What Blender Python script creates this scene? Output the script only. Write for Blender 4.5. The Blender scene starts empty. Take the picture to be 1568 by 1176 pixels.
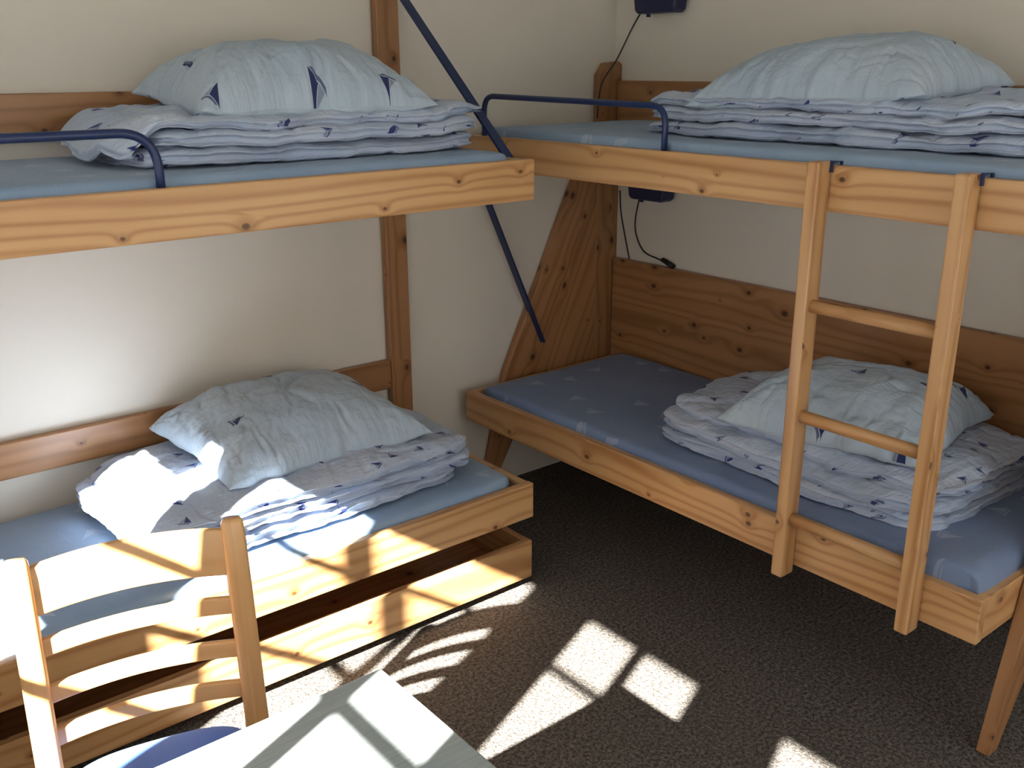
import bpy, math, random
import numpy as np
from mathutils import Vector, Matrix

scene = bpy.context.scene
random.seed(4)

# ---------------------------------------------------------------- node helpers
def new_mat(name):
    m = bpy.data.materials.new(name); m.use_nodes = True
    nt = m.node_tree
    return m, nt, nt.nodes['Principled BSDF']

class NB:
    def __init__(s, nt): s.nt = nt
    def n(s, t, **kw):
        nd = s.nt.nodes.new(t)
        for k, v in kw.items(): setattr(nd, k, v)
        return nd
    def put(s, sock, v):
        if v is None: return
        if hasattr(v, 'is_linked') or hasattr(v, 'links'): s.nt.links.new(v, sock)
        else: sock.default_value = v
    def m(s, op, a, b=None, c=None, clamp=False):
        nd = s.n('ShaderNodeMath', operation=op); nd.use_clamp = clamp
        s.put(nd.inputs[0], a); s.put(nd.inputs[1], b)
        if c is not None: s.put(nd.inputs[2], c)
        return nd.outputs[0]
    def vm(s, op, a, b=None):
        nd = s.n('ShaderNodeVectorMath', operation=op)
        s.put(nd.inputs[0], a)
        if b is not None: s.put(nd.inputs[1], b)
        return nd.outputs[0] if op not in ('LENGTH', 'DISTANCE') else nd.outputs['Value']
    def sep(s, v):
        nd = s.n('ShaderNodeSeparateXYZ'); s.put(nd.inputs[0], v); return nd.outputs
    def comb(s, x, y, z=0.0):
        nd = s.n('ShaderNodeCombineXYZ')
        s.put(nd.inputs[0], x); s.put(nd.inputs[1], y); s.put(nd.inputs[2], z); return nd.outputs[0]
    def mix(s, f, a, b, mode='MIX'):
        nd = s.n('ShaderNodeMix', data_type='RGBA', blend_type=mode)
        s.put(nd.inputs[0], f); s.put(nd.inputs[6], a); s.put(nd.inputs[7], b); return nd.outputs[2]
    def noise(s, vec, scale, detail=2.0, rough=0.5, out=0, dim='3D'):
        nd = s.n('ShaderNodeTexNoise', noise_dimensions=dim)
        if vec is not None: s.put(nd.inputs['Vector'], vec)
        nd.inputs['Scale'].default_value = scale; nd.inputs['Detail'].default_value = detail
        nd.inputs['Roughness'].default_value = rough
        return nd.outputs[out]
    def mapr(s, v, a, b, c, d, smooth=False):
        nd = s.n('ShaderNodeMapRange'); nd.clamp = True
        if smooth: nd.interpolation_type = 'SMOOTHSTEP'
        s.put(nd.inputs[0], v)
        for i, x in enumerate((a, b, c, d)): nd.inputs[i + 1].default_value = x
        return nd.outputs[0]
    def bump(s, h, strength, dist=0.01, normal=None):
        nd = s.n('ShaderNodeBump'); nd.inputs['Strength'].default_value = strength
        nd.inputs['Distance'].default_value = dist; s.put(nd.inputs['Height'], h)
        if normal is not None: s.put(nd.inputs['Normal'], normal)
        return nd.outputs[0]

def C4(r, g, b): return (r, g, b, 1.0)

# ---------------------------------------------------------------- materials
def wood_mat(name, light, dark, knotc, rough=0.38, knots=True, ringf=150.0, kth=0.3, contrast=.7):
    m, nt, bs = new_mat(name); b = NB(nt)
    uv = b.n('ShaderNodeTexCoord').outputs['UV']
    u, v, _ = b.sep(uv)
    oi = b.n('ShaderNodeObjectInfo').outputs['Random']
    u = b.m('ADD', u, b.m('MULTIPLY', oi, 37.0)); v = b.m('ADD', v, b.m('MULTIPLY', oi, 11.0))
    if knots:
        sc = b.comb(b.m('MULTIPLY', u, 4.4), b.m('MULTIPLY', v, 9.5))
        vo = b.n('ShaderNodeTexVoronoi', voronoi_dimensions='2D', feature='F1')
        vo.inputs['Scale'].default_value = 1.0; vo.inputs['Randomness'].default_value = 1.0
        b.put(vo.inputs['Vector'], sc)
        dlt = b.vm('SUBTRACT', sc, vo.outputs['Position'])
        dm = b.vm('MULTIPLY', dlt, (1 / 4.4 * 0.75, 1 / 9.5, 0.0))
        ln = b.vm('LENGTH', dm)
        rnd = b.sep(vo.outputs['Color'])[0]
        rad = b.m('MULTIPLY', b.m('MAXIMUM', b.m('SUBTRACT', rnd, kth), 0.0), 0.0165)
        q = b.m('DIVIDE', ln, b.m('ADD', rad, 0.00005))
        kmask = b.mapr(q, 0.45, 1.1, 1.0, 0.0, True)
        halo = b.m('MULTIPLY', b.mapr(q, 0.8, 3.4, 1.0, 0.0, True), 0.5)
        push = b.m('MULTIPLY', b.m('POWER', 2.718, b.m('MULTIPLY', q, -0.55)), 9.0)
    low = b.noise(b.comb(b.m('MULTIPLY', u, 0.7), b.m('MULTIPLY', v, 7.0)), 1.0, 1.5)
    ph = b.m('ADD', b.m('MULTIPLY', v, ringf), b.m('MULTIPLY', low, 24.0))
    if knots: ph = b.m('ADD', ph, push)
    ring = b.m('ADD', b.m('MULTIPLY', b.m('SINE', ph), 0.5), 0.5)
    ring = b.m('POWER', ring, 2.6)
    fine = b.noise(b.comb(b.m('MULTIPLY', u, 6.0), b.m('MULTIPLY', v, 420.0)), 1.0, 2.0, 0.6)
    tone = b.noise(b.comb(b.m('MULTIPLY', u, 1.1), b.m('MULTIPLY', v, 14.0)), 1.0, 2.0)
    fac = b.m('ADD', b.m('MULTIPLY', ring, contrast), b.m('MULTIPLY', fine, 0.3), clamp=True)
    fac = b.m('ADD', fac, b.mapr(tone, .35, .65, -.1, .22), clamp=True)
    col = b.mix(fac, C4(*light), C4(*dark))
    if knots:
        col = b.mix(halo, col, C4(dark[0] * .78, dark[1] * .66, dark[2] * .55))
        col = b.mix(b.m('MULTIPLY', kmask, .88), col, C4(*knotc))
    hs = b.n('ShaderNodeHueSaturation')
    b.put(hs.inputs['Color'], col); b.put(hs.inputs['Value'], b.mapr(oi, 0, 1, 0.9, 1.08))
    nt.links.new(hs.outputs[0], bs.inputs['Base Color'])
    bs.inputs['Roughness'].default_value = rough
    bs.inputs['Coat Weight'].default_value = 0.12
    bs.inputs['Coat Roughness'].default_value = 0.25
    nt.links.new(b.bump(b.m('ADD', b.m('MULTIPLY', fine, .5), ring), 0.06, 0.002), bs.inputs['Normal'])
    return m

M_pine = wood_mat('pine_varnished', (0.60, 0.360, 0.165), (0.385, 0.185, 0.066), (0.070, 0.024, 0.009), kth=.36, contrast=.65)
M_pine_dark = wood_mat('pine_board_aged', (0.42, 0.210, 0.090), (0.26, 0.115, 0.041), (0.033, 0.011, 0.005), kth=0.16, ringf=120, contrast=.62)  # knottier pine; the backboards' shade is put into its darker colour
M_beech = wood_mat('beech_lacquer', (0.62, 0.355, 0.15), (0.52, 0.275, 0.105), (0.2, 0.08, 0.02), 0.28, False, 90.0, contrast=.5)

def fabric_mat(name, base, tint, mark, cell, size, rough=0.9, prob=0.3, weave=0.1, markmix=1.0, streak=0.0):
    m, nt, bs = new_mat(name); b = NB(nt)
    uv = b.n('ShaderNodeTexCoord').outputs['UV']
    s = b.vm('MULTIPLY', uv, (1 / cell, 1 / cell, 0))
    fl = b.vm('FLOOR', s)
    wn = b.n('ShaderNodeTexWhiteNoise', noise_dimensions='2D'); b.put(wn.inputs['Vector'], fl)
    r1, r2, r3 = b.sep(wn.outputs['Color'])
    off = b.comb(b.m('MULTIPLY', b.m('SUBTRACT', r1, .5), .5), b.m('MULTIPLY', b.m('SUBTRACT', r2, .5), .5))
    loc = b.vm('SUBTRACT', b.vm('SUBTRACT', b.vm('FRACTION', s), (0.5, 0.5, 0)), off)
    loc = b.vm('MULTIPLY', loc, (cell / size, cell / size, 0))
    rot = b.n('ShaderNodeVectorRotate', rotation_type='Z_AXIS')
    b.put(rot.inputs['Vector'], loc); b.put(rot.inputs['Angle'], b.m('MULTIPLY', r1, 6.28))
    x, y, _ = b.sep(rot.outputs[0])
    def gt(a, c): return b.m('GREATER_THAN', a, c)
    t1 = b.m('MULTIPLY', b.m('MULTIPLY', gt(x, -0.02), gt(y, -0.35)),
             b.m('LESS_THAN', b.m('ADD', b.m('DIVIDE', x, 0.66), b.m('DIVIDE', b.m('ADD', y, .35), 1.0)), 1.0))
    nx = b.m('MULTIPLY', x, -1.0)
    t2 = b.m('MULTIPLY', b.m('MULTIPLY', gt(nx, 0.06), gt(y, -0.35)),
             b.m('LESS_THAN', b.m('ADD', b.m('DIVIDE', nx, 0.42), b.m('DIVIDE', b.m('ADD', y, .35), .7)), 1.0))
    ax = b.m('ABSOLUTE', x)
    hl = b.m('MULTIPLY', b.m('MULTIPLY', b.m('LESS_THAN', y, -0.40), gt(y, -0.56)), b.m('LESS_THAN', ax, b.m('ADD', b.m('MULTIPLY', y, .6), .8)))
    mk = b.m('MAXIMUM', b.m('MAXIMUM', t1, b.m('MULTIPLY', t2, .5)), b.m('MULTIPLY', hl, 0.8))
    mk = b.m('MULTIPLY', b.m('MULTIPLY', mk, gt(r3, prob)), markmix)
    n1 = b.noise(b.vm('MULTIPLY', uv, (1, 1, 1)), 3.5, 3.0)
    col = b.mix(b.mapr(n1, .35, .65, 0, 1), C4(*base), C4(*tint))
    col = b.mix(mk, col, C4(*mark))
    nt.links.new(col, bs.inputs['Base Color'])
    bs.inputs['Roughness'].default_value = rough
    bs.inputs['Sheen Weight'].default_value = 0.1
    w = b.noise(b.vm('MULTIPLY', uv, (1, 1, 1)), 900.0, 0.0)
    h1 = b.bump(w, weave, 0.001)
    if streak > 0:
        wv = b.noise(b.vm('MULTIPLY', uv, (7, 24, 1)), 1.0, 3.0, 0.55)
        wv2 = b.noise(b.vm('MULTIPLY', uv, (22, 9, 1)), 1.0, 3.0, 0.55)
        h1 = b.bump(b.m('ADD', b.m('ABSOLUTE', b.m('SUBTRACT', wv, .5)), b.m('ABSOLUTE', b.m('SUBTRACT', wv2, .5))), streak, 0.03, h1)
    nt.links.new(h1, bs.inputs['Normal'])
    return m

M_duvet = fabric_mat('cotton_duvet_boats', (0.385, 0.47, 0.62), (0.475, 0.54, 0.655), (0.025, 0.035, 0.17), 0.105, 0.029, prob=0.4, streak=0.45)
M_pillow = fabric_mat('cotton_pillow_boats', (0.37, 0.47, 0.575), (0.43, 0.52, 0.605), (0.015, 0.025, 0.11), 0.225, 0.040, prob=0.4, streak=0.35)
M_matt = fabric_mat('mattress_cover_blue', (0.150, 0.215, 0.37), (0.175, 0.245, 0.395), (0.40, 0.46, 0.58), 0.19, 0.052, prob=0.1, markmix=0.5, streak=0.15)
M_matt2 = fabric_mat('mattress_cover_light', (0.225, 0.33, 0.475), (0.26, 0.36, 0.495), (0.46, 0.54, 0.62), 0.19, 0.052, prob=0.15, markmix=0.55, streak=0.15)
M_seat = fabric_mat('seat_wool_blue', (0.03, 0.10, 0.40), (0.04, 0.12, 0.44), (0.05, 0.09, 0.3), 0.1, 0.01, prob=2, weave=0.5)

def simple(name, col, rough=0.5, metal=0.0, var=0.04, scale=12.0, bump=0.0, bscale=200.0):
    m, nt, bs = new_mat(name); b = NB(nt)
    ob = b.n('ShaderNodeTexCoord').outputs['Object']
    n = b.noise(ob, scale, 3.0)
    c2 = tuple(max(0, c * (1 - var * 3)) for c in col)
    nt.links.new(b.mix(b.mapr(n, .3, .7, 0, 1), C4(*col), C4(*c2)), bs.inputs['Base Color'])
    bs.inputs['Roughness'].default_value = rough; bs.inputs['Metallic'].default_value = metal
    if bump: nt.links.new(b.bump(b.noise(ob, bscale, 2.0), bump, 0.003), bs.inputs['Normal'])
    return m

M_wall = simple('painted_plaster_offwhite', (0.72, 0.675, 0.595), 0.85, var=0.012, scale=1.4, bump=0.10, bscale=90)
M_ceil = simple('ceiling_white', (0.72, 0.70, 0.66), 0.9, var=0.01)
M_blue = simple('blue_powder_coat', (0.008, 0.024, 0.095), 0.35, var=0.02)
M_navy = simple('navy_lamp_plastic', (0.008, 0.012, 0.06), 0.4, var=0.02)
M_black = simple('black_rubber', (0.01, 0.01, 0.01), 0.5)
M_frame = simple('window_paint_white', (0.75, 0.75, 0.73), 0.5, var=0.01)
M_steel = simple('steel_grey', (0.35, 0.36, 0.38), 0.35, 0.8)

def table_mat():
    m, nt, bs = new_mat('laminate_grey'); b = NB(nt)
    ob = b.n('ShaderNodeTexCoord').outputs['Object']
    n = b.noise(b.vm('MULTIPLY', ob, (3, 90, 1)), 3.0, 3.0, .6)
    nt.links.new(b.mix(b.mapr(n, .35, .65, 0, 1), C4(.34, .38, .38), C4(.27, .31, .31)), bs.inputs['Base Color'])
    bs.inputs['Roughness'].default_value = .4
    return m
M_table = table_mat()

def carpet_mat():
    m, nt, bs = new_mat('carpet_loop_greybrown'); b = NB(nt)
    ob = b.n('ShaderNodeTexCoord').outputs['Object']
    n1 = b.noise(ob, 95.0, 3.0, .75)
    n3 = b.noise(ob, 320.0, 1.0, .6)
    n2 = b.noise(ob, 2.0, 2.0)
    vo = b.n('ShaderNodeTexVoronoi'); vo.inputs['Scale'].default_value = 170.0; b.put(vo.inputs['Vector'], ob)
    c = b.mix(b.mapr(n1, .40, .60, 0, 1), C4(.048, .043, .039), C4(.275, .250, .222))
    c = b.mix(b.mapr(n3, .45, .60, 0, .55), c, C4(.045, .040, .036))
    c = b.mix(b.mapr(vo.outputs['Distance'], .1, .6, 0, .4), c, C4(.035, .031, .028))
    c = b.mix(b.mapr(n2, .3, .7, 0, .2), c, C4(.095, .087, .080))
    nt.links.new(c, bs.inputs['Base Color']); bs.inputs['Roughness'].default_value = .95
    bs.inputs['Specular IOR Level'].default_value = .2
    nt.links.new(b.bump(b.m('ADD', n1, b.m('MULTIPLY', vo.outputs['Distance'], -.6)), .6, .006), bs.inputs['Normal'])
    return m
M_carpet = carpet_mat()

# ---------------------------------------------------------------- mesh helpers
def link(o, parent=None):
    scene.collection.objects.link(o)
    if parent is not None: o.parent = parent
    return o

def empty(name):
    e = bpy.data.objects.new(name, None); e.empty_display_size = .1
    return link(e)

def mesh_obj(name, verts, faces, mat, parent=None, smooth=False, uvs=None):
    me = bpy.data.meshes.new(name)
    me.from_pydata([tuple(v) for v in verts], [], [tuple(f) for f in faces]); me.update()
    me.materials.append(mat)
    if uvs is not None:
        ul = me.uv_layers.new(name='UVMap')
        li = np.zeros(len(me.loops), dtype=np.int32); me.loops.foreach_get('vertex_index', li)
        ul.data.foreach_set('uv', np.asarray(uvs, dtype=np.float32)[li].ravel())
    if smooth: me.polygons.foreach_set('use_smooth', [True] * len(me.polygons))
    o = bpy.data.objects.new(name, me)
    return link(o, parent)

def bevel(o, w=0.003, seg=2):
    md = o.modifiers.new('bevel', 'BEVEL'); md.width = w; md.segments = seg
    md.limit_method = 'ANGLE'; md.angle_limit = math.radians(40)
    return o

_pi = [0]
def prism(name, poly, axis, lo, hi, mat, parent=None, grain=(1, 0), bev=0.003):
    n = len(poly)
    def P(a, b, c):
        return {0: (c, a, b), 1: (a, c, b), 2: (a, b, c)}[axis]
    vs = [P(a, b, lo) for a, b in poly] + [P(a, b, hi) for a, b in poly]
    area = sum(poly[i][0] * poly[(i + 1) % n][1] - poly[(i + 1) % n][0] * poly[i][1] for i in range(n))
    flip = (area < 0) != (axis == 1)
    f = [tuple(range(n))[::-1], tuple(range(n, 2 * n))] + [(i, (i + 1) % n, (i + 1) % n + n, i + n) for i in range(n)]
    if flip: f = [t[::-1] for t in f]
    me = bpy.data.meshes.new(name); me.from_pydata(vs, [], f); me.update(); me.materials.append(mat)
    g = np.array(grain, float); g /= np.linalg.norm(g); h = np.array([-g[1], g[0]])
    ul = me.uv_layers.new(name='UVMap'); _pi[0] += 1
    ou, ov = (_pi[0] * 1.731) % 19, (_pi[0] * .777) % 7
    for pl in me.polygons:
        side = abs(pl.normal[axis]) < .5
        for li in pl.loop_indices:
            co = me.vertices[me.loops[li].vertex_index].co
            a, b_, c = {0: (co.y, co.z, co.x), 1: (co.x, co.z, co.y), 2: (co.x, co.y, co.z)}[axis]
            uu = a * g[0] + b_ * g[1]; vv = a * h[0] + b_ * h[1]
            if side: vv = vv * .5 + c * .8 + .37
            ul.data[li].uv = (uu + ou, vv + ov)
    o = bpy.data.objects.new(name, me); link(o, parent)
    if bev: bevel(o, bev)
    return o

def box(name, x0, x1, y0, y1, z0, z1, mat, parent=None, bev=0.003):
    dx, dy, dz = x1 - x0, y1 - y0, z1 - z0
    d = [dx, dy, dz]; ax = d.index(min(d)); lg = d.index(max(d))
    if ax == 0: poly = [(y0, z0), (y1, z0), (y1, z1), (y0, z1)]; g = (1, 0) if lg == 1 else (0, 1); lo, hi = x0, x1
    elif ax == 1: poly = [(x0, z0), (x1, z0), (x1, z1), (x0, z1)]; g = (1, 0) if lg == 0 else (0, 1); lo, hi = y0, y1
    else: poly = [(x0, y0), (x1, y0), (x1, y1), (x0, y1)]; g = (1, 0) if lg == 0 else (0, 1); lo, hi = z0, z1
    return prism(name, poly, ax, lo, hi, mat, parent, g, bev)

def sweep(name, pts, ra, rb, mat, parent=None, seg=12, up=(0, 0, 1), smooth=True, square=False, radii=None):
    pts = [Vector(p) for p in pts]; vs = []; fs = []; uvs = []; L = 0
    prev = None
    for i, p in enumerate(pts):
        if i == 0: t = pts[1] - pts[0]
        elif i == len(pts) - 1: t = pts[-1] - pts[-2]
        else: t = (pts[i + 1] - p).normalized() + (p - pts[i - 1]).normalized()
        t.normalize()
        if prev is None:
            a = Vector(up).cross(t)
            if a.length < 1e-3: a = Vector((1, 0, 0)).cross(t)
        else:
            a = prev - t * prev.dot(t)
        a.normalize(); prev = a; bb = t.cross(a)
        if i: L += (p - pts[i - 1]).length
        k = radii[i] if radii else 1.0
        if square:
            cs = [(-1, -1), (1, -1), (1, 1), (-1, 1)]
            per = [0, ra * 2, ra * 2 + rb * 2, ra * 4 + rb * 2]
            for (q, w), e in zip(cs, per): vs.append(p + a * q * ra * k + bb * w * rb * k); uvs.append((L, e))
        else:
            for j in range(seg):
                th = 2 * math.pi * j / seg
                c_, s_ = math.cos(th), math.sin(th)
                if radii:
                    c_ = math.copysign(abs(c_) ** .68, c_); s_ = math.copysign(abs(s_) ** .68, s_)
                vs.append(p + a * c_ * ra * k + bb * s_ * rb * k); uvs.append((L, j / seg * .06))
    n = 4 if square else seg
    for i in range(len(pts) - 1):
        for j in range(n):
            fs.append((i * n + j, i * n + (j + 1) % n, (i + 1) * n + (j + 1) % n, (i + 1) * n + j))
    fs.append(tuple(range(n))[::-1]); fs.append(tuple(range((len(pts) - 1) * n, len(pts) * n)))
    return mesh_obj(name, vs, fs, mat, parent, smooth and not square, uvs)

def arc_path(pts, r, n=6):
    P = [Vector(p) for p in pts]; out = [P[0]]
    for i in range(1, len(P) - 1):
        a = (P[i - 1] - P[i]).normalized(); b = (P[i + 1] - P[i]).normalized()
        s, e = P[i] + a * r, P[i] + b * r
        for k in range(n + 1):
            t = k / n
            out.append(s * (1 - t) ** 2 + P[i] * 2 * t * (1 - t) + e * t * t)
    out.append(P[-1]); return out

# value noise (numpy)
def _h(ix, iy, iz):
    n = (ix * 374761393 + iy * 668265263 + iz * 974634777) & 0xffffffff
    n = ((n ^ (n >> 13)) * 1274126177) & 0xffffffff
    n = n ^ (n >> 16)
    return (n & 0xffff) / 65535.0
def vnoise(x, y, z=0.0):
    x = np.asarray(x, float); y = np.asarray(y, float); z = np.zeros_like(x) + z
    ix, iy, iz = np.floor(x).astype(np.int64), np.floor(y).astype(np.int64), np.floor(z).astype(np.int64)
    fx, fy, fz = x - ix, y - iy, z - iz
    fx, fy, fz = [f * f * f * (f * (f * 6 - 15) + 10) for f in (fx, fy, fz)]
    r = 0
    for a in (0, 1):
        for b in (0, 1):
            for c in (0, 1):
                w = (fx if a else 1 - fx) * (fy if b else 1 - fy) * (fz if c else 1 - fz)
                r = r + w * _h(ix + a, iy + b, iz + c)
    return r * 2 - 1
def fbm(x, y, z=0.0, o=3):
    r = 0; A = 1.0; f = 1.0; s = 0
    for k in range(o):
        r = r + A * vnoise(x * f + 17.3 * k, y * f - 9.1 * k, z + 5.7 * k); s += A; A *= .5; f *= 2.03
    return r / s
def ridge(x, y, z=0.0, o=2):
    r = 0; A = 1.0; f = 1.0; s = 0
    for k in range(o):
        r = r + A * (1 - np.abs(vnoise(x * f + 3.3 * k, y * f + 7.7 * k, z + 2.1 * k)) * 2.0); s += A; A *= .5; f *= 1.9
    return r / s

def two_sheet(nu, nv):
    S, T = np.meshgrid(np.linspace(-1, 1, nu), np.linspace(-1, 1, nv), indexing='ij')
    idx_top = np.arange(nu * nv).reshape(nu, nv)
    idx_bot = np.full((nu, nv), -1, int); c = nu * nv
    inner = np.zeros((nu, nv), bool); inner[1:-1, 1:-1] = True
    idx_bot[inner] = c + np.arange(inner.sum()); idx_bot[~inner] = idx_top[~inner]
    s = np.concatenate([S.ravel(), S[inner]]); t = np.concatenate([T.ravel(), T[inner]])
    sg = np.concatenate([np.ones(nu * nv), -np.ones(inner.sum())])
    f = []
    for I, fl in ((idx_top, False), (idx_bot, True)):
        a = I[:-1, :-1].ravel(); b = I[1:, :-1].ravel(); c_ = I[1:, 1:].ravel(); d = I[:-1, 1:].ravel()
        q = np.stack([a, b, c_, d], 1)
        if fl: q = q[:, ::-1]
        f.append(q)
    return s, t, sg, np.concatenate(f)

def densify(s, p=1.8): return np.sign(s) * (1 - (1 - np.abs(s)) ** p)

def pillow(name, cx, cy, z, L, W, H, rot, seed, tiltx=0.0, tilty=0.0, dirw=0.5):
    s, t, sg, F = two_sheet(150, 120)
    u, v = densify(s, 1.5), densify(t, 1.5)
    prof = np.clip((1 - np.abs(u) ** 3.0) * (1 - np.abs(v) ** 2.8), 0, 1) ** 0.50
    x = u * L / 2 * (1 - .07 * (1 - v ** 2)); y = v * W / 2 * (1 - .08 * (1 - u ** 2))
    e = np.maximum(np.abs(u), np.abs(v))
    x = x + .010 * fbm(v * 5 + seed, u * 2, seed) * np.abs(u) ** 3
    y = y + .012 * fbm(u * 6 + seed, v * 2, seed + 4) * np.abs(v) ** 3
    lump = .020 * fbm(u * 1.6 + seed, v * 1.4, seed) + .009 * fbm(u * 4 + seed, v * 3, seed + 2)
    ca, sa = math.cos(dirw), math.sin(dirw)
    a = (u * ca + v * sa); bb = (-u * sa + v * ca)
    wr = ridge(a * 1.3 + .4 * fbm(u * 2, v * 2, seed), bb * 4.2 + .9 * fbm(u * 2 + 5, v * 2, seed + 1), seed, 2)
    gu = ridge(u * 1.2, v * 8 + .9 * fbm(u * 3, v * 3, seed), seed + 9, 2) * np.clip((np.abs(u) - .45) / .4, 0, 1)
    gv = ridge(u * 9 + .9 * fbm(u * 3, v * 3, seed + 3), v * 1.2, seed + 19, 2) * np.clip((np.abs(v) - .35) / .45, 0, 1)
    wrk = -.012 * np.clip(wr, 0, 1) ** 2 - .012 * np.clip(gu, 0, 1) ** 1.5 - .013 * np.clip(gv, 0, 1) ** 1.5
    edge_fade = np.clip((1 - e) / .05, 0, 1)
    hgt = H * .62 * prof
    top = hgt + (lump + wrk) * np.clip(prof * 1.6, 0, 1) * np.clip(edge_fade + .2, 0, 1)
    bot = -H * .34 * prof + .004 * fbm(u * 3, v * 3, seed)
    zz = np.where(sg > 0, top, bot)
    zz = zz + .016 * fbm(u * 1.5 + 3, v * 1.5, seed + 7) * e ** 3 - .030 * e ** 4
    zz = zz + tiltx * u + tilty * v
    cr, sr = math.cos(rot), math.sin(rot)
    X = cx + x * cr - y * sr; Y = cy + x * sr + y * cr; Z = z + H * .34 + zz
    uvs = np.stack([x + seed * .37, y + seed * .53 + np.where(sg > 0, 0, 3.0)], 1)
    return mesh_obj(name, np.stack([X, Y, Z], 1), F, M_pillow, None, True, uvs)

def duvet(name, x0, x1, y0, y1, z0, ts, seed, along='x', roll_lo=0.0):
    """folded duvet: every fold is a puffy doubled layer whose edge shows two rounded lips with a crease between"""
    allv, allf, alluv = [], [], []; off = 0
    cx, cy = (x0 + x1) / 2, (y0 + y1) / 2; hx, hy = (x1 - x0) / 2, (y1 - y0) / 2
    zc = z0; n = len(ts); rng = random.Random(seed); H = sum(ts)
    for k, th in enumerate(ts):
        s, t, sg, F = two_sheet(240, 180)
        u, v = densify(s, 2.2), densify(t, 2.2)
        jx, jy = rng.uniform(-.016, .016), rng.uniform(-.012, .012)
        sx, sy = hx + rng.uniform(-.035, .004), hy + rng.uniform(-.024, .002)
        e = np.maximum(np.abs(u), np.abs(v))
        X = cx + jx + u * sx; Y = cy + jy + v * sy
        e4 = np.abs(u * v) ** 6
        X = X - np.sign(u) * e4 * .045; Y = Y - np.sign(v) * e4 * .045
        X = X + .022 * fbm(Y * 4.5 + seed, 0 * Y, seed + k * 2.3) * np.abs(u) ** 4 + .008 * fbm(Y * 17, X * 0, seed + k) * np.abs(u) ** 8
        Y = Y + .022 * fbm(X * 4.5 + seed, 0 * X, seed + k * 2.3 + 5) * np.abs(v) ** 4 + .010 * fbm(X * 17, X * 0, seed + k) * np.abs(v) ** 8
        cr_u = np.exp(-((1 - np.abs(u)) / .010) ** 2); cr_v = np.exp(-((1 - np.abs(v)) / .012) ** 2)
        dep = .020 + .012 * fbm(X * 7, Y * 7, seed + k)
        X = X - np.sign(u) * cr_u * dep; Y = Y - np.sign(v) * cr_v * dep
        prof = np.clip((1 - np.abs(u) ** 12) * (1 - np.abs(v) ** 10), 0, 1) ** 0.45
        w = (zc + th - z0) / H
        low = (.024 * fbm(X * 3.2 + seed, Y * 3.2, seed * .3) + .016 * fbm(X * 8 + seed, Y * 8, seed * .3 + 3)) * w
        puff = 1.10 + .55 * fbm(X * 6 + k * 3, Y * 6, seed + k * 3) * (.25 + .75 * e ** 3)
        aa, ab = (X, Y) if along == 'x' else (Y, X)
        wx = .10 * fbm(X * 5, Y * 5, seed + k); wy = .10 * fbm(X * 5 + 9, Y * 5, seed + k)
        wr = ridge((aa + wx) * 2.2, (ab + wy) * 9.0, seed + k, 2)
        wr2 = ridge((aa + wx) * 8.0, (ab + wy) * 3.0, seed + 11 + k, 2)
        wr3 = ridge((X + wx) * 20, (Y + wy) * 18, seed + 17 + k, 2)
        wrk = -.016 * np.clip(wr, 0, 1) ** 2.2 - .015 * np.clip(wr2, 0, 1) ** 2.2 * (.4 + .6 * e ** 4) - .003 * np.clip(wr3, 0, 1) ** 1.5
        top = th * .5 * puff * prof + wrk * np.clip(prof, 0, 1) * (1.0 if k == n - 1 else .8)
        bot = -th * .5 * prof * (1.0 - .8 * np.clip(wrk / -.02, 0, .4))
        Z = zc + th * .5 + low + np.where(sg > 0, top, bot)
        sagn = np.clip(.5 + fbm(X * 5 + seed, Y * 5, seed + 31, 2), 0, 1.3)
        Z = Z - (.004 + .020 * sagn) * w * e ** 7
        if roll_lo and k >= n - 1:
            q = np.clip((-u - (1 - roll_lo)) / roll_lo, 0, 1)
            Z = Z - q ** 2.2 * (zc - z0) * .75
            X = X - q ** 2 * .03
        Z = np.maximum(Z, z0 + .002)
        uv = np.stack([X + k * .377 + seed, Y + k * .611 + (Z - zc) * 1.0 + np.where(sg > 0, 0, 1.3)], 1)
        allv.append(np.stack([X, Y, Z], 1)); allf.append(F + off); alluv.append(uv); off += len(X)
        zc += th * .97
    return mesh_obj(name, np.concatenate(allv), np.concatenate(allf), M_duvet, None, True, np.concatenate(alluv))

def mattress(name, x0, x1, y0, y1, z0, z1, mat, seed=0, lift=0.0):
    s, t, sg, F = two_sheet(120, 90)
    u, v = densify(s, 2.2), densify(t, 2.2)
    cx, cy, hx, hy = (x0 + x1) / 2, (y0 + y1) / 2, (x1 - x0) / 2, (y1 - y0) / 2
    prof = np.clip((1 - np.abs(u) ** 60) * (1 - np.abs(v) ** 30), 0, 1) ** 0.42
    X = cx + hx * u; Y = cy + hy * v
    rc = np.abs(u) ** 30 * np.abs(v) ** 14
    X -= np.sign(u) * rc * .03; Y -= np.sign(v) * rc * .03
    h = (z1 - z0) / 2
    Z = (z0 + z1) / 2 + sg * h * prof + np.where(sg > 0, .004 * fbm(X * 3, Y * 3, seed) + .0015 * fbm(X * 12, Y * 12, seed), 0)
    if lift:
        q = np.clip((-v - .45) / .55, 0, 1) ** 1.6
        Z = Z + lift * q
        X = X - .022 * q * (u < 0) * np.abs(u) ** 3; Y = Y - .012 * q
    uv = np.stack([X, Y + np.where(sg > 0, 0, 2.0)], 1)
    return mesh_obj(name, np.stack([X, Y, Z], 1), F, mat, None, True, uv)

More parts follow.
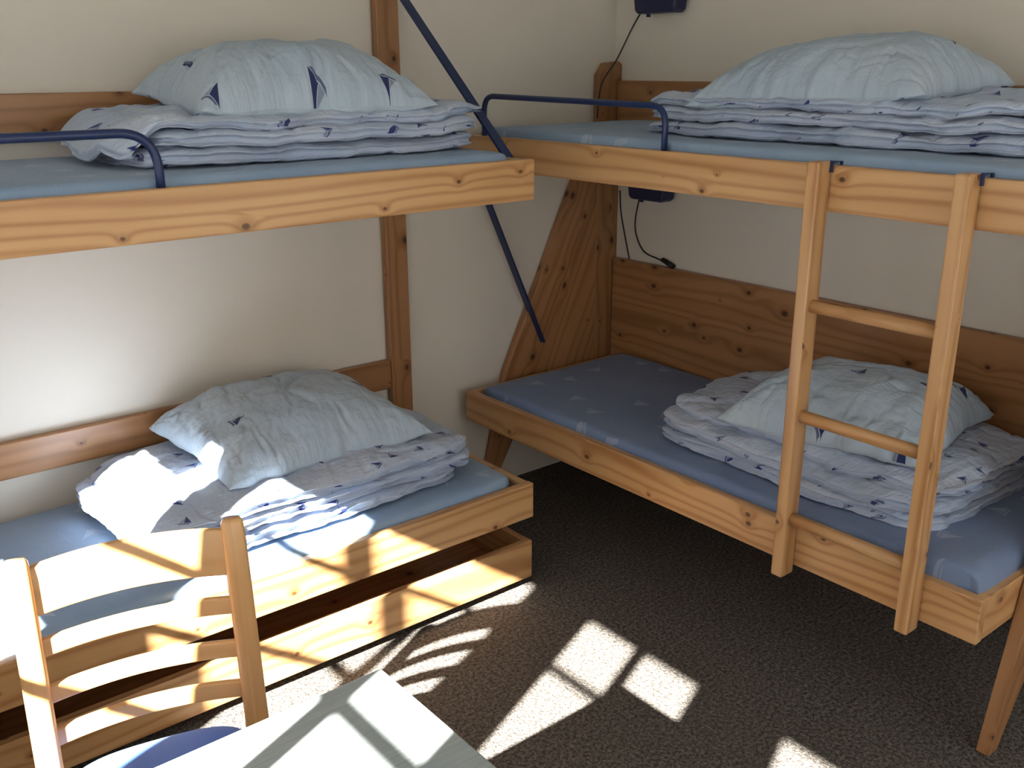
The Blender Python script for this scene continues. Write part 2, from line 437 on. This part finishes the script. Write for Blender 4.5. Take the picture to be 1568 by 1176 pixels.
# ---------------------------------------------------------------- ROOM
XW, YB, HC = -3.9, -5.0, 2.5
box('floor', XW - .15, .15, YB - .15, .15, -.1, 0, M_carpet, None, 0)
box('ceiling', XW - .15, .15, YB - .15, .15, HC, HC + .1, M_ceil, None, 0)
box('wall_left', XW - .15, .15, 0, .15, 0, HC, M_wall, None, 0)
box('wall_right', 0, .15, YB, 0, 0, HC, M_wall, None, 0)

def wall_with_openings(name, axis, lo, hi, a0, a1, openings):
    vs, fs = [], []
    def bx(p0, p1, z0, z1):
        if p1 - p0 < 1e-4 or z1 - z0 < 1e-4: return
        o = len(vs)
        for z in (z0, z1):
            for (a, c) in ((p0, lo), (p1, lo), (p1, hi), (p0, hi)):
                vs.append((c, a, z) if axis == 0 else (a, c, z))
        for q in ((0, 1, 2, 3), (4, 5, 6, 7), (0, 1, 5, 4), (1, 2, 6, 5), (2, 3, 7, 6), (3, 0, 4, 7)):
            fs.append(tuple(o + i for i in q))
    cur = a0
    for (p0, p1, z0, z1) in sorted(openings):
        bx(cur, p0, 0, HC); bx(p0, p1, 0, z0); bx(p0, p1, z1, HC); cur = p1
    bx(cur, a1, 0, HC)
    me = bpy.data.meshes.new(name); me.from_pydata(vs, [], fs); me.update()
    import bmesh
    bm = bmesh.new(); bm.from_mesh(me); bmesh.ops.recalc_face_normals(bm, faces=bm.faces); bm.to_mesh(me); bm.free()
    me.materials.append(M_wall)
    return link(bpy.data.objects.new(name, me))

G = [(-3.418, -2.963), (-2.672, -2.217), (-1.95, -1.45), (-1.30, -.86)]
ZT, ZS = 2.02, 1.12
FR = .05
wall_with_openings('wall_window_side', 0, XW - .10, XW, YB, 0, [(a - FR, b + FR, ZS - FR, ZT + FR) for a, b in G])
for i, (a, b) in enumerate(G):
    w = empty('window_%d' % (i + 1))
    xa, xb = XW - .045, XW - .005
    box('jamb_1', xa, xb, a - FR, a, ZS - FR, ZT + FR, M_frame, w)
    box('jamb_2', xa, xb, b, b + FR, ZS - FR, ZT + FR, M_frame, w)
    box('head', xa, xb, a, b, ZT, ZT + FR, M_frame, w)
    box('sill', xa, xb + .04, a - FR, b + FR, ZS - FR, ZS, M_frame, w)
    mid = (a + b) / 2
    if i == 3:          # casement over a lower light, heavy transom between
        box('transom', xa + .004, xb - .004, a, b, 1.385, 1.585, M_frame, w)
        continue
    box('muntin_vertical', xa + .012, xb - .007, mid - .022, mid + .022, ZS, ZT, M_frame, w)
    box('muntin_horizontal', xa + .014, xb - .009, a, b, 1.812, 1.838, M_frame, w)
    box('muntin_horizontal_low', xa + .014, xb - .009, a, b, 1.46, 1.49, M_frame, w)
BO = [(-3.4, -2.1, .95, 2.2), (-1.7, -.4, .95, 2.2)]  # unseen openings behind the camera, added to let in ambient daylight
wall_with_openings('wall_back', 1, YB - .15, YB, XW, 0, BO)
for i, (a, b, z0, z1) in enumerate(BO):
    w = empty('window_%d' % (5 + i)); ya, yb = YB - .06, YB - .01
    box('jamb_1', a, a + .05, ya, yb, z0, z1, M_frame, w); box('jamb_2', b - .05, b, ya, yb, z0, z1, M_frame, w)
    box('head', a + .05, b - .05, ya, yb, z1 - .05, z1, M_frame, w); box('sill', a + .05, b - .05, ya, yb, z0, z0 + .05, M_frame, w)
    box('mullion', (a + b) / 2 - .03, (a + b) / 2 + .03, ya + .005, yb - .005, z0 + .05, z1 - .05, M_frame, w)

# ---------------------------------------------------------------- LEFT BUNK
WL, DL, LL = .813, 1.128, 2.065
xl0, xl1 = -DL - LL, -DL
bl = empty('bunk_bed')
def left_level(tag, zt, zb, zback0, zback1):
    box(tag + '_front_beam', xl0, xl1, -WL, -WL + .03, zb, zt, M_pine, bl, .004)
    box(tag + '_end_board', xl1 - .028, xl1 - .001, -WL + .03, -.045, zb + .003, zt - .003, M_pine, bl)
    box(tag + '_foot_board', xl0 + .001, xl0 + .028, -WL + .03, -.045, zb + .003, zt - .003, M_pine, bl)
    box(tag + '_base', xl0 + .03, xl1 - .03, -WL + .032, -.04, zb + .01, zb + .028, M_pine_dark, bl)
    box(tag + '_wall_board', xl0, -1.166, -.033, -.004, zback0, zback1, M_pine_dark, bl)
left_level('upper', 1.440, 1.322, 1.505, 1.631)
left_level('lower', .414, .294, .545, .655)
box('wall_post', -1.166, -1.078, -.040, -.004, 0.002, 2.10, M_pine_dark, bl)
box('wall_post_rear', xl0, xl0 + .088, -.040, -.034, 0.002, 2.10, M_pine_dark, bl)
for i, x in enumerate((xl0 + .03, xl1 - .10)):
    box('lower_rear_foot_%d' % i, x, x + .06, -.095, -.055, 0.001, .30, M_pine_dark, bl)
sweep('diagonal_stay', [(-DL + .006, -.03, 2.005), (-DL + .006, -.74, 1.385)], .004, .016, M_blue, bl, up=(1, 0, 0), square=True)
gr = arc_path([(-2.215, -.79, 1.432), (-2.215, -.79, 1.562), (-3.08, -.79, 1.562), (-3.08, -.79, 1.432)], .085, 10)
sweep('guard_rail', gr, .0105, .0105, M_blue, bl, up=(0, 1, 0))
mattress('mattress', xl0 + .032, xl1 - .034, -WL + .034, -.045, 1.351, 1.462, M_matt2, 1)
mattress('mattress', xl0 + .032, xl1 - .034, -WL + .034, -.045, .323, .436, M_matt2, 2)

td = empty('trundle_drawer')
tx0, tx1, ty0, ty1 = -3.08, -1.085, -.755, -.10
box('front', tx0, tx1, ty0, ty0 + .025, .035, .172, M_pine, td)
box('side_right', tx1 - .025, tx1 - .001, ty0 + .025, ty1, .036, .171, M_pine, td)
box('side_left', tx0 + .001, tx0 + .025, ty0 + .025, ty1, .036, .171, M_pine, td)
box('back', tx0, tx1, ty1, ty1 + .003, .035, .172, M_pine, td)
box('bottom', tx0 + .026, tx1 - .026, ty0 + .026, ty1 - .001, .04, .052, M_pine_dark, td)
for i, (x, y) in enumerate(((tx0 + .1, ty0 + .06), (tx1 - .06, ty0 + .05), (tx0 + .1, ty1 - .06), (tx1 - .06, ty1 - .06))):
    sweep('castor_%d' % i, [(x - .01, y, .0195), (x + .01, y, .0195)], .019, .019, M_black, td, up=(0, 0, 1))

# ---------------------------------------------------------------- RIGHT BUNK
WR, LR, E0 = .847, 2.065, .050
yr0, yr1 = -E0 - LR - .02, -E0
br = empty('bunk_bed')
def right_level(tag, zt, zb, zk0, zk1):
    box(tag + '_front_beam', -WR, -WR + .03, yr0, yr1 - .015, zb, zt, M_pine, br, .004)
    box(tag + '_head_board', -WR + .031, -.036, yr1 - .043, yr1 - .016, zb + .003, zt - .003, M_pine, br)
    box(tag + '_foot_board', -WR + .031, -.036, yr0 + .001, yr0 + .028, zb + .003, zt - .003, M_pine, br)
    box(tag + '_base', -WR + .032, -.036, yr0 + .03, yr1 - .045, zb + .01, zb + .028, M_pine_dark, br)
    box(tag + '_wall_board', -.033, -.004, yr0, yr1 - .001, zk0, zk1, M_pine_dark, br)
right_level('upper', 1.461, 1.347, 1.38, 1.637)
right_level('lower', .477, .356, .40, .906)
def end_panel(tag, ya, yb):
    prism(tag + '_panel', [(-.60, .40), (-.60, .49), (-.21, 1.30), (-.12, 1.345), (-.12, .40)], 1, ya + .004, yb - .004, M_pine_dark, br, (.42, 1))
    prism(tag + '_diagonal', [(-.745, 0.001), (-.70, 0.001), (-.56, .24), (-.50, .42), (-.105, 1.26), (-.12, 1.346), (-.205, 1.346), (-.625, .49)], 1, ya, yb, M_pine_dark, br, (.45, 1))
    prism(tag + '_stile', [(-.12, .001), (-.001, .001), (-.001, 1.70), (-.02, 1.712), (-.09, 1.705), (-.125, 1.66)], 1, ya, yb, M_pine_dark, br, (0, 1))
end_panel('head', -.042, -.006)
end_panel('foot', yr0 - .036, yr0 - .001)
sweep('brace_bar', [(-.785, -.050, 1.36), (-.435, -.050, .60)], .004, .018, M_blue, br, up=(0, 1, 0), square=True)
gr = arc_path([(-.832, -.19, 1.452), (-.832, -.19, 1.597), (-.832, -1.045, 1.585), (-.832, -1.045, 1.452)], .055)
sweep('guard_rail', gr, .0095, .0095, M_blue, br, up=(1, 0, 0))
mattress('mattress', -WR + .034, -.040, yr0 + .032, yr1 - .047, 1.376, 1.488, M_matt2, 3)
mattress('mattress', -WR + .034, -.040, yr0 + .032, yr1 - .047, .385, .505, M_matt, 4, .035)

ld = empty('bunk_ladder')
for i, y in enumerate((-1.615, -1.99)):
    box('rail_%d' % (i + 1), -.905, -.849, y, y + .036, .335, 1.472, M_pine, ld, .005)
    hk = [(-.855, y + .018 - .021, 1.445), (-.855, y + .018 - .021, 1.470), (-.812, y + .018 - .021, 1.470), (-.812, y + .018 - .021, 1.44)]
    sweep('hook_%d' % (i + 1), hk, .005, .003, M_blue, ld, up=(0, 1, 0), square=True)
for i, z in enumerate((.51, .81, 1.11)):
    sweep('rung_%d' % (i + 1), [(-.877, -1.96, z), (-.877, -1.575, z)], .0175, .0175, M_pine, ld, up=(1, 0, 0))

# ---------------------------------------------------------------- BEDDING
duvet('folded_duvet', -2.235, -1.150, -.675, -.055, 1.462, [.052, .044, .042], 3, 'x', .22)
duvet('folded_duvet', -2.34, -1.25, -.735, -.055, .436, [.056, .052, .046], 8, 'x', .22)
duvet('folded_duvet', -.66, -.055, -2.03, -.735, 1.488, [.054, .046, .042], 14, 'y')
duvet('folded_duvet', -.73, -.075, -1.97, -.92, .507, [.058, .054, .050], 21, 'y')
pillow('pillow', -1.69, -.385, 1.568, .68, .54, .21, -.04, 1.0, 0, .018, dirw=1.2)
pillow('pillow', -1.735, -.345, .576, .69, .57, .19, .03, 2.0, 0, .015, dirw=1.3)
pillow('pillow', -.395, -1.335, 1.580, .76, .50, .20, math.pi / 2, 3.0, -.02, -.01, dirw=.9)
pillow('pillow', -.44, -1.51, .642, .64, .52, .19, math.pi / 2 + .12, 4.0, -.01, -.01, dirw=.4)

# ---------------------------------------------------------------- LAMPS
def wall_lamp(y0, y1, z0, z1):
    e = empty('wall_lamp')
    ym = (y0 + y1) / 2
    poly = [(y0, z1), (y0 + .015, z0 + .01), (y0 + .03, z0), (y1 - .03, z0), (y1 - .015, z0 + .01), (y1, z1)]
    prism('shade', poly, 0, -.085, -.014, M_navy, e, bev=.008)
    box('wall_plate', -.013, -.001, ym - .05, ym + .05, z0 + .02, z1 + .04, M_navy, e)
    sweep('switch', [(-.05, y1 - .06, z0 - .012), (-.05, y1 - .06, z0 + .004)], .009, .009, M_navy, e, up=(1, 0, 0))
wall_lamp(-.40, -.165, 1.885, 2.0)
wall_lamp(-.385, -.165, 1.175, 1.30)
def cable(pts):
    P = [Vector(p) for p in pts]; out = []
    for i in range(len(P) - 1):
        p0 = P[max(i - 1, 0)]; p1 = P[i]; p2 = P[i + 1]; p3 = P[min(i + 2, len(P) - 1)]
        for k in range(6):
            t = k / 6
            out.append(.5 * ((2 * p1) + (-p0 + p2) * t + (2 * p0 - 5 * p1 + 4 * p2 - p3) * t * t + (-p0 + 3 * p1 - 3 * p2 + p3) * t ** 3))
    out.append(P[-1]); return out
e = empty('power_cord')
sweep('cable', cable([(-.004, -.17, 1.93), (-.008, -.10, 1.84), (-.05, -.06, 1.72), (-.13, -.055, 1.62), (-.15, -.055, 1.49)]), .003, .003, M_black, e, seg=8)
e = empty('power_cord')
sweep('cable', cable([(-.006, -.175, 1.19), (-.006, -.15, 1.05), (-.006, -.20, .955), (-.006, -.29, .93), (-.006, -.33, .925)]), .003, .003, M_black, e, seg=8)
sweep('plug', [(-.012, -.32, .932), (-.02, -.385, .915)], .012, .010, M_black, e, seg=10)
e = empty('power_cord')
sweep('cable', cable([(-.005, -.055, 1.19), (-.006, -.065, 1.10), (-.006, -.10, .98), (-.006, -.125, .90)]), .003, .003, M_black, e, seg=8)

# ---------------------------------------------------------------- TABLE
tb = empty('dining_table')
TX0, TX1, TY0, TY1 = -3.5, -2.292, -2.62, -1.785
box('top', TX0, TX1, TY0, TY1, .715, .740, M_table, tb, .003)
box('edge_front', TX0 + .03, TX1 - .03, TY1 - .06, TY1 - .04, .655, .714, M_beech, tb)
box('edge_rear', TX0 + .03, TX1 - .03, TY0 + .04, TY0 + .06, .655, .714, M_beech, tb)
for i, (x, y) in enumerate(((TX0 + .08, TY0 + .08), (TX1 - .12, TY0 + .08), (TX0 + .08, TY1 - .08), (TX1 - .12, TY1 - .08))):
    sweep('leg_%d' % (i + 1), [(x, y, .001), (x, y, .714)], .02, .02, M_steel, tb)

# ---------------------------------------------------------------- CHAIR
ch = empty('dining_chair')
o3 = Vector((-2.545, -1.355, 0)); ax_r = Vector((.39, -.09, 0)).normalized(); ax_f = Vector((-.09, -.39, 0)).normalized()
def CP(r, f, z): return o3 + ax_r * r + ax_f * f + Vector((0, 0, z))
def lean(z): return -max(0, z - .45) * .16 if z > .45 else -(0.45 - z) * .10
for sgn, nm in ((-1, 'left'), (1, 'right')):
    pts = [CP(sgn * .190, lean(z), z) for z in (.001, .15, .3, .45, .55, .65, .75, .83, .856, .864)]
    sweep('rear_post_' + nm, pts, .016, .023, M_beech, ch, up=ax_r, seg=20, radii=[.85, .9, .97, 1, 1, 1, 1, .99, .92, .72])
    pts = [CP(sgn * .19, .38, z) for z in (.001, .2, .43)]
    sweep('front_leg_' + nm, pts, .017, .017, M_beech, ch, up=ax_r, radii=[.8, .95, 1])
    sweep('side_rail_' + nm, [CP(sgn * .187, .0, .395), CP(sgn * .19, .38, .395)], .009, .028, M_beech, ch, square=True)
sweep('front_rail', [CP(-.18, .38, .395), CP(.18, .38, .395)], .009, .028, M_beech, ch, square=True)
sweep('rear_rail', [CP(-.18, .0, .395), CP(.18, .0, .395)], .009, .028, M_beech, ch, square=True)
def slat(name, zc, hgt, thick, bow, crown=0.0):
    n = 22; vs = []; fs = []; uvs = []
    for i in range(n + 1):
        q = -1 + 2 * i / n; r = q * .183
        f = lean(zc) - bow * (1 - q * q)
        hh = hgt / 2; cz = zc + crown * (1 - q * q)
        for (df, dz) in ((-thick / 2, -hh), (thick / 2, -hh), (thick / 2, hh + crown * .5 * (1 - q * q)), (-thick / 2, hh + crown * .5 * (1 - q * q))):
            vs.append(CP(r, f + df - .16 * dz, cz + dz)); uvs.append((r, dz + df * 2))
    for i in range(n):
        for j in range(4): fs.append((i * 4 + j, i * 4 + (j + 1) % 4, i * 4 + 4 + (j + 1) % 4, i * 4 + 4 + j)[::-1])
    fs.append((0, 1, 2, 3)); fs.append((n * 4 + 3, n * 4 + 2, n * 4 + 1, n * 4))
    o = mesh_obj(name, vs, fs, M_beech, ch, False, uvs); bevel(o, .004, 3)
    return o
slat('top_slat', .798, .092, .016, .030, .004)
slat('slat_1', .690, .034, .014, .032)
slat('slat_2', .600, .034, .014, .032)
slat('slat_3', .516, .034, .014, .032)
s, t, sg, F = two_sheet(44, 44); u, v = densify(s), densify(t)
prof = np.clip((1 - np.abs(u) ** 8) * (1 - np.abs(v) ** 8), 0, 1) ** .5
rr = u * .180; ff = v * .215
rr = rr * (1 - .22 * np.abs(v) ** 5); ff = .205 + ff * (1 - .12 * np.abs(u) ** 3)
zz = .446 + np.where(sg > 0, .026, -.02) * prof + .008 * (1 - u * u) * (1 - v * v) * (sg > 0)
P3 = np.stack([o3.x + ax_r.x * rr + ax_f.x * ff, o3.y + ax_r.y * rr + ax_f.y * ff, zz], 1)
mesh_obj('seat', P3, F, M_seat, ch, True, np.stack([rr, ff], 1))

# ---------------------------------------------------------------- LIGHT
az, el = math.radians(22.5), math.atan(.71 * math.cos(math.radians(22.5)))
d = Vector((math.cos(az) * math.cos(el), math.sin(az) * math.cos(el), -math.sin(el)))
sl = bpy.data.lights.new('sun', 'SUN'); sl.energy = 84.0; sl.angle = math.radians(.55); sl.color = (1.0, .96, .88)
so = bpy.data.objects.new('sun', sl); link(so); so.location = (-7, -4, 5)
so.rotation_euler = d.to_track_quat('-Z', 'Y').to_euler()

wd = bpy.data.worlds.new('sky'); scene.world = wd; wd.use_nodes = True
nt = wd.node_tree; bg = nt.nodes['Background']
b = NB(nt)
z = b.sep(b.n('ShaderNodeTexCoord').outputs['Generated'])[2]
nt.links.new(b.mix(b.mapr(z, -.1, .6, 0, 1), C4(.94, .92, .88), C4(.76, .85, 1.0)), bg.inputs['Color'])
bg.inputs['Strength'].default_value = 3.9

# ---------------------------------------------------------------- CAMERA
f, pitch, head, roll = 1489.165, math.radians(18.176), math.radians(50.927), math.radians(-.246)
Fv = Vector((math.cos(head) * math.cos(pitch), math.sin(head) * math.cos(pitch), -math.sin(pitch)))
R0 = Vector((math.sin(head), -math.cos(head), 0)); U0 = R0.cross(Fv)
Rv = R0 * math.cos(roll) + U0 * math.sin(roll); Uv = Rv.cross(Fv)
cd = bpy.data.cameras.new('camera'); cd.sensor_width = 36.0; cd.lens = f * 36.0 / 1568.0; cd.clip_start = .05
co = bpy.data.objects.new('camera', cd); link(co)
co.matrix_world = Matrix(((Rv.x, Uv.x, -Fv.x, -3.003), (Rv.y, Uv.y, -Fv.y, -3.013), (Rv.z, Uv.z, -Fv.z, 1.7), (0, 0, 0, 1)))
scene.camera = co
scene.view_settings.view_transform = 'Standard'
scene.view_settings.look = 'None'
scene.view_settings.exposure = 0.0
